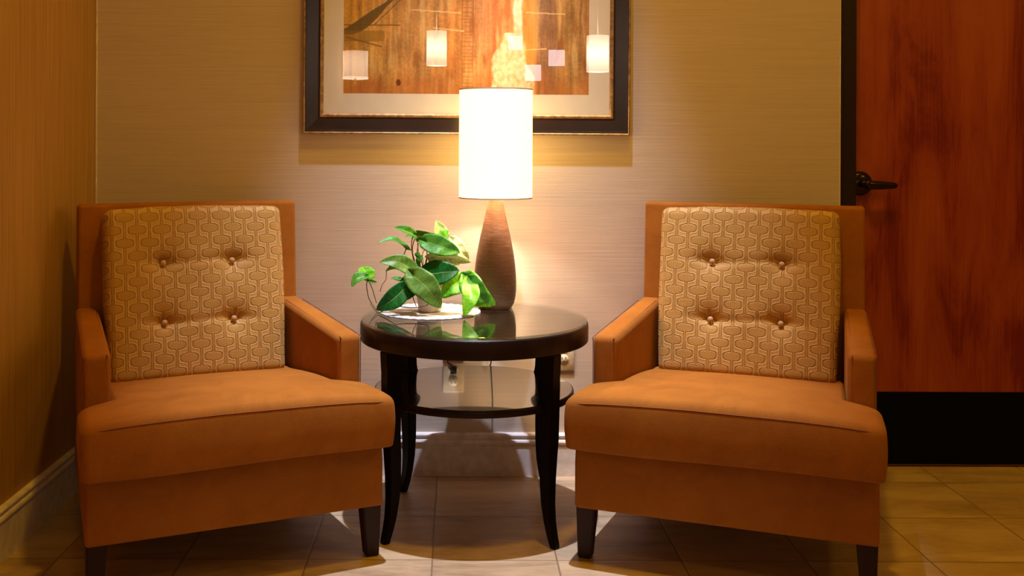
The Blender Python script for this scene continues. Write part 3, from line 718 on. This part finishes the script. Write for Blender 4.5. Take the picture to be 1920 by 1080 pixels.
LV = [ # base, tip, width, material, side, bow, fold, twist, depth base, depth tip, stem via points
    ((700, 205), (515, 138), 86, 'leaf_mid', -0.06, 0.10, 0.5, 0.5, 0.00, -0.02, [(680, 300), (700, 450), (740, 560)]),
    ((735, 195), (930, 208), 84, 'leaf_olive', 0.10, 0.14, 0.3, 0.4, 0.03, 0.04, [(690, 330), (720, 480)]),
    ((955, 285), (918, 70), 150, 'leaf_pale', 0.02, 0.05, 0.5, 0.6, 0.03, 0.05, [(935, 330), (880, 460)]),
    ((965, 270), (1040, 160), 105, 'leaf_lime', 0.0, 0.05, 0.4, -0.6, 0.02, 0.03, []),
    ((628, 350), (352, 300), 78, 'leaf_mid', 0.20, 0.16, 0.4, 0.8, -0.01, -0.03, [(605, 430), (660, 520), (740, 600)]),
    ((725, 590), (375, 470), 150, 'leaf_olive', 0.12, 0.10, 0.2, 0.2, -0.03, -0.05, []),
    ((700, 560), (430, 560), 110, 'leaf_mid', 0.18, 0.08, 0.3, 0.6, 0.0, 0.0, []),
    ((815, 275), (1150, 380), 175, 'leaf_mid', 0.04, 0.12, 0.2, -0.1, -0.03, -0.04, [(830, 400), (800, 540)]),
    ((935, 330), (822, 225), 125, 'leaf_olive', 0.0, 0.10, 0.3, 0.2, 0.0, 0.0, [(860, 430)]),
    ((880, 425), (1255, 470), 95, 'leaf_cream', -0.08, 0.10, 0.3, 0.6, -0.02, -0.02, [(830, 520)]),
    ((1075, 260), (1235, 450), 120, 'leaf_cream', 0.10, 0.15, 0.3, -0.3, 0.05, 0.04, [(1000, 400), (870, 520)]),
    ((820, 590), (1145, 555), 215, 'leaf_dark', 0.04, 0.12, 0.15, -0.1, -0.05, -0.07, []),
    ((690, 600), (968, 915), 215, 'leaf_olive', -0.06, 0.16, 0.1, 0.1, -0.07, -0.10, []),
    ((680, 640), (565, 858), 165, 'leaf_dark', -0.10, 0.10, 0.3, 0.1, -0.04, -0.06, []),
    ((620, 720), (345, 935), 165, 'leaf_dark', -0.05, 0.12, 0.25, -0.2, -0.07, -0.09, [(680, 690)]),
    ((600, 655), (485, 632), 50, 'leaf_mid', 0.0, 0.10, 0.4, 0.6, -0.02, -0.02, [(680, 640)]),
    ((260, 640), (205, 520), 140, 'leaf_lime', 0.0, 0.05, 0.5, 0.4, -0.02, 0.01, [(250, 700), (275, 830), (360, 960)]),
    ((245, 615), (105, 712), 100, 'leaf_mid', 0.12, 0.14, 0.4, 0.4, -0.03, -0.05, [(300, 720), (345, 870)]),
    ((270, 655), (350, 668), 26, 'leaf_mid', 0.0, 0.05, 0.4, 0.2, -0.03, -0.03, []),
    ((720, 255), (615, 225), 50, 'leaf_olive', 0.1, 0.1, 0.5, 0.6, 0.02, 0.02, [(745, 300), (735, 420)]),
    ((740, 260), (800, 235), 40, 'leaf_olive', 0.0, 0.1, 0.5, 0.3, 0.02, 0.02, []),
    ((750, 385), (735, 430), 50, 'leaf_mid', 0.0, 0.1, 0.5, 0.3, -0.01, -0.01, [(770, 520)]),
    ((1235, 655), (970, 815), 195, 'leaf_lime', 0.10, 0.12, 0.25, 0.1, -0.02, -0.05, [(1100, 660), (960, 690), (850, 700)]),
    ((1235, 670), (1190, 996), 145, 'leaf_lime', -0.10, 0.12, 0.3, 0.0, -0.05, -0.12, []),
    ((1225, 620), (1492, 885), 205, 'leaf_lime', 0.16, 0.18, 0.3, 0.1, -0.03, -0.05, [(1120, 640), (980, 650)]),
    ((1250, 640), (1425, 865), 165, 'leaf_mid', 0.08, 0.14, 0.3, 0.1, -0.045, -0.065, []),
    ((1150, 640), (1330, 600), 150, 'leaf_mid', 0.16, 0.18, 0.25, 0.1, -0.01, -0.03, []),
    ((940, 480), (1150, 500), 90, 'leaf_cream', -0.05, 0.1, 0.3, 0.3, 0.0, 0.0, []),
    ((700, 490), (640, 560), 90, 'leaf_mid', 0.0, 0.1, 0.3, 0.3, 0.0, 0.0, []),
    ((775, 420), (740, 500), 60, 'leaf_mid', 0.0, 0.1, 0.3, 0.3, 0.0, 0.0, []),
    ((1010, 380), (1120, 330), 90, 'leaf_cream', 0.1, 0.15, 0.4, 0.5, 0.03, 0.03, []),
    ((760, 560), (850, 590), 90, 'leaf_mid', 0.0, 0.1, 0.3, 0.3, -0.03, -0.04, []),
    ((780, 620), (720, 560), 80, 'leaf_dark', 0.0, 0.1, 0.3, 0.3, -0.02, -0.03, []),
]
for b, t, wd, mt, sd, bo, fo, tw, db, dt, via in LV:
    leaf(CP(*b, db), CP(*t, dt), wd, mt, sd, bo, fo, tw)
    if via or b[0] < 1150:
        pts = [CP(*b, db)]; n_ = len(via)
        for i, q in enumerate(via): pts.append(CP(*q, db*(1-(i+1)/(n_+1))))
        if not (b[0] < 300): pts.append(crown(random.uniform(-50, 50), random.uniform(-0.01, 0.02))); stem(pts)
        elif len(via) > 1: stem(pts)
stem([CP(360, 965, -0.045), CP(440, 930, -0.05), CP(530, 890, -0.06), CP(600, 905, -0.07), CP(700, 912, -0.075), CP(790, 900, -0.07), CP(850, 865, -0.062), CP(840, 760, -0.058), CP(820, 660, -0.04)], 0.0017, 0.0015)
stem([CP(360, 965, -0.045), CP(320, 925, -0.04), CP(280, 870, -0.03)], 0.0015, 0.0012)
stem([CP(440, 560, -0.01), CP(435, 640, -0.02), CP(400, 690, -0.03), CP(380, 760, -0.04)], 0.0013)
stem([CP(690, 740, -0.03), CP(700, 820, -0.05), CP(730, 900, -0.065)], 0.0016)
stem([CP(620, 820, -0.05), CP(690, 760, -0.05), CP(740, 690, -0.05), CP(790, 650, -0.03)], 0.0013)
stem([CP(735, 300, 0.0), CP(780, 285, 0.0), CP(820, 340, 0.0), CP(830, 450, 0.0), CP(790, 560, 0.0)], 0.0012)
stem([CP(850, 330, 0.0), CP(790, 380, 0.0), CP(795, 480, 0.0), CP(790, 560, 0.0)], 0.0011)

# ---------------------------------------------------------------- wall sockets and cord
def outlet(px, py, label, name='wall_outlet'):
    c = at(px, py, WY); r = empty(name, (c.x, WY, c.z)); tag(r, label, 'wall outlet')
    bm = bmesh.new(); box(bm, -0.035, 0.035, -0.0055, -0.0003, -0.058, 0.058, 0.0022, 2); obj('cover_plate', bm, M['plate'], r)
    for s in (-1, 1):
        bm = bmesh.new(); lathe(bm, [(0, 0.0072), (0.0155, 0.0072), (0.0165, 0.0058), (0.0165, 0.0)], 32)
        bmesh.ops.transform(bm, matrix=Matrix.Translation((0, 0, s*0.0195)) @ Matrix.Rotation(PI/2, 4, 'X'), verts=bm.verts); sk = obj('socket', bm, M['plate'], r)
        bm = bmesh.new()
        for q in (-1, 1): box(bm, q*0.0063-0.0011, q*0.0063+0.0011, -0.0076, -0.0070, s*0.0195+0.0005, s*0.0195+0.0085)
        lathe(bm, [(0, 0.0076), (0.0024, 0.0076), (0.0024, 0.0068)], 12)
        vs_ = [v for v in bm.verts if abs(v.co.y) < 0.003 and v.co.z > 0.006 and v.co.z < 0.008]
        bmesh.ops.transform(bm, matrix=Matrix.Translation((0, 0, s*0.0195-0.0065)) @ Matrix.Rotation(PI/2, 4, 'X'), verts=vs_)
        obj('slots', bm, M['black'], sk, False)
    bm = bmesh.new()
    lathe(bm, [(0, 0.0064), (0.0028, 0.0062), (0.003, 0.0052)], 16); bmesh.ops.rotate(bm, cent=(0, 0, 0), matrix=Matrix.Rotation(PI/2, 3, 'X'), verts=bm.verts); obj('screw', bm, M['metal'], r)
    return r
outlet(1058.5, 661.5, 'cream wall outlet behind the right front leg of the round table')
o2 = outlet(852, 640, 'cream wall outlet mostly hidden behind the tabletop, holding the lamp plug')
cc = Vector(o2.location)
cord = empty('power_cord', (cc.x, WY-0.008, cc.z-0.0195)); tag(cord, 'black lamp cord with plug hanging behind the round table', 'cord')
bm = bmesh.new(); rbox(bm, (0, -0.014, 0), (0.011, 0.013, 0.012), 0.004, (1, 1, 1), 2); obj('plug', bm, M['black'], cord)
o = cord.location
def rel(px, py, Y): return at(px, py, Y)-o
bm = bmesh.new()
tube(bm, [Vector((0, -0.026, 0)), Vector((-0.012, -0.040, -0.008)), rel(841, 676, 3.53), rel(846, 684, 3.53), rel(870, 690, 3.545), rel(905, 690, 3.55), rel(921, 684, 3.55), rel(922, 660, 3.545), rel(925, 610, 3.54), Vector((LX, 3.515, 0.598))-o, Vector((LX, 3.495, 0.602))-o, Vector((LX+0.002, 3.43, 0.5995))-o, Vector((LX, LY+0.057, 0.600))-o], 0.0022, None, 8, 8)
obj('cable', bm, M['black'], cord)

# ---------------------------------------------------------------- lobby lights behind the viewpoint (seen in the picture glass)
GP = WY-0.0168
def mirror(px, py, Y2):   # where a thing stands that is seen mirrored in the glass at (px, py)
    p = at(px, py, Y2); return Vector((p.x, 2*GP-Y2, p.z))
def pendant(px, py, wpx, hpx, Y2, mat, name, label, cat, shape='drum', pole=False):
    c = mirror(px, py, Y2); r = empty(name, c); R = wpx/2*Y2/F; h = hpx/2*Y2/F; tag(r, label, cat)
    bm = bmesh.new()
    if shape == 'drum': lathe(bm, [(R, -h), (R, h), (R-0.003, h), (R-0.003, -h)], 48, close=True)
    else: box(bm, -R, R, -R*0.3, R*0.3, -h, h, 0.006, 2)
    autos(obj('lamp_shade', bm, mat, r))
    if pole:
        bm = bmesh.new(); lathe(bm, [(0, -c.z), (0.14, -c.z), (0.14, -c.z+0.015), (0.012, -c.z+0.03), (0.012, h*0.5), (0, h*0.5)], 32); autos(obj('pole', bm, M['metal'], r))
        bm = bmesh.new(); lathe(bm, [(R+0.003, -h-0.022), (R+0.003, -h-0.006), (R-0.006, -h-0.006), (R-0.006, -h-0.022)], 48, close=True)
        for q in range(2):
            a = q*PI/2; tube(bm, [(R*math.cos(a), R*math.sin(a), -h-0.014), (-R*math.cos(a), -R*math.sin(a), -h-0.014)], 0.003, None, 6, 1)
        autos(obj('shade_ring', bm, M['pend_hot'], r))
    else:
        bm = bmesh.new(); tube(bm, [(0, 0, h-0.002), (0, 0, CEIL-c.z)], 0.004, None, 8, 1)
        if shape == 'drum':
            for q in range(3):
                a = q*2*PI/3; tube(bm, [(0, 0, h-0.004), ((R-0.002)*math.cos(a), (R-0.002)*math.sin(a), h-0.004)], 0.002, None, 6, 1)
        obj('hanging_rod', bm, M['metal'], r)
    return r
pendant(666, 121, 47, 48, 11.0, M['pend_dim'], 'floor_lamp', 'floor lamp with square looking drum shade, mirrored at the left of the picture glass', 'floor lamp', pole=True)
pendant(818, 91, 38, 65, 11.6, M['pend_hot'], 'pendant_lamp', 'bright tall drum pendant lamp mirrored left of centre in the picture glass', 'pendant lamp')
pendant(1120, 100, 42, 68, 11.0, M['pend_hot'], 'pendant_lamp', 'bright tall drum pendant lamp mirrored at the right edge of the picture glass', 'pendant lamp')
pendant(966, 80, 26, 26, 12.0, M['lil'], 'box_pendant_light', 'small square pale light mirrored highest of the three in the picture glass', 'pendant light', 'box')
pendant(1043, 108, 30, 30, 12.2, M['lil'], 'box_pendant_light', 'small square pale light mirrored furthest right of the three in the picture glass', 'pendant light', 'box')
pendant(999, 136, 30, 30, 12.4, M['lil'], 'box_pendant_light', 'small square pale light mirrored lowest of the three in the picture glass', 'pendant light', 'box')
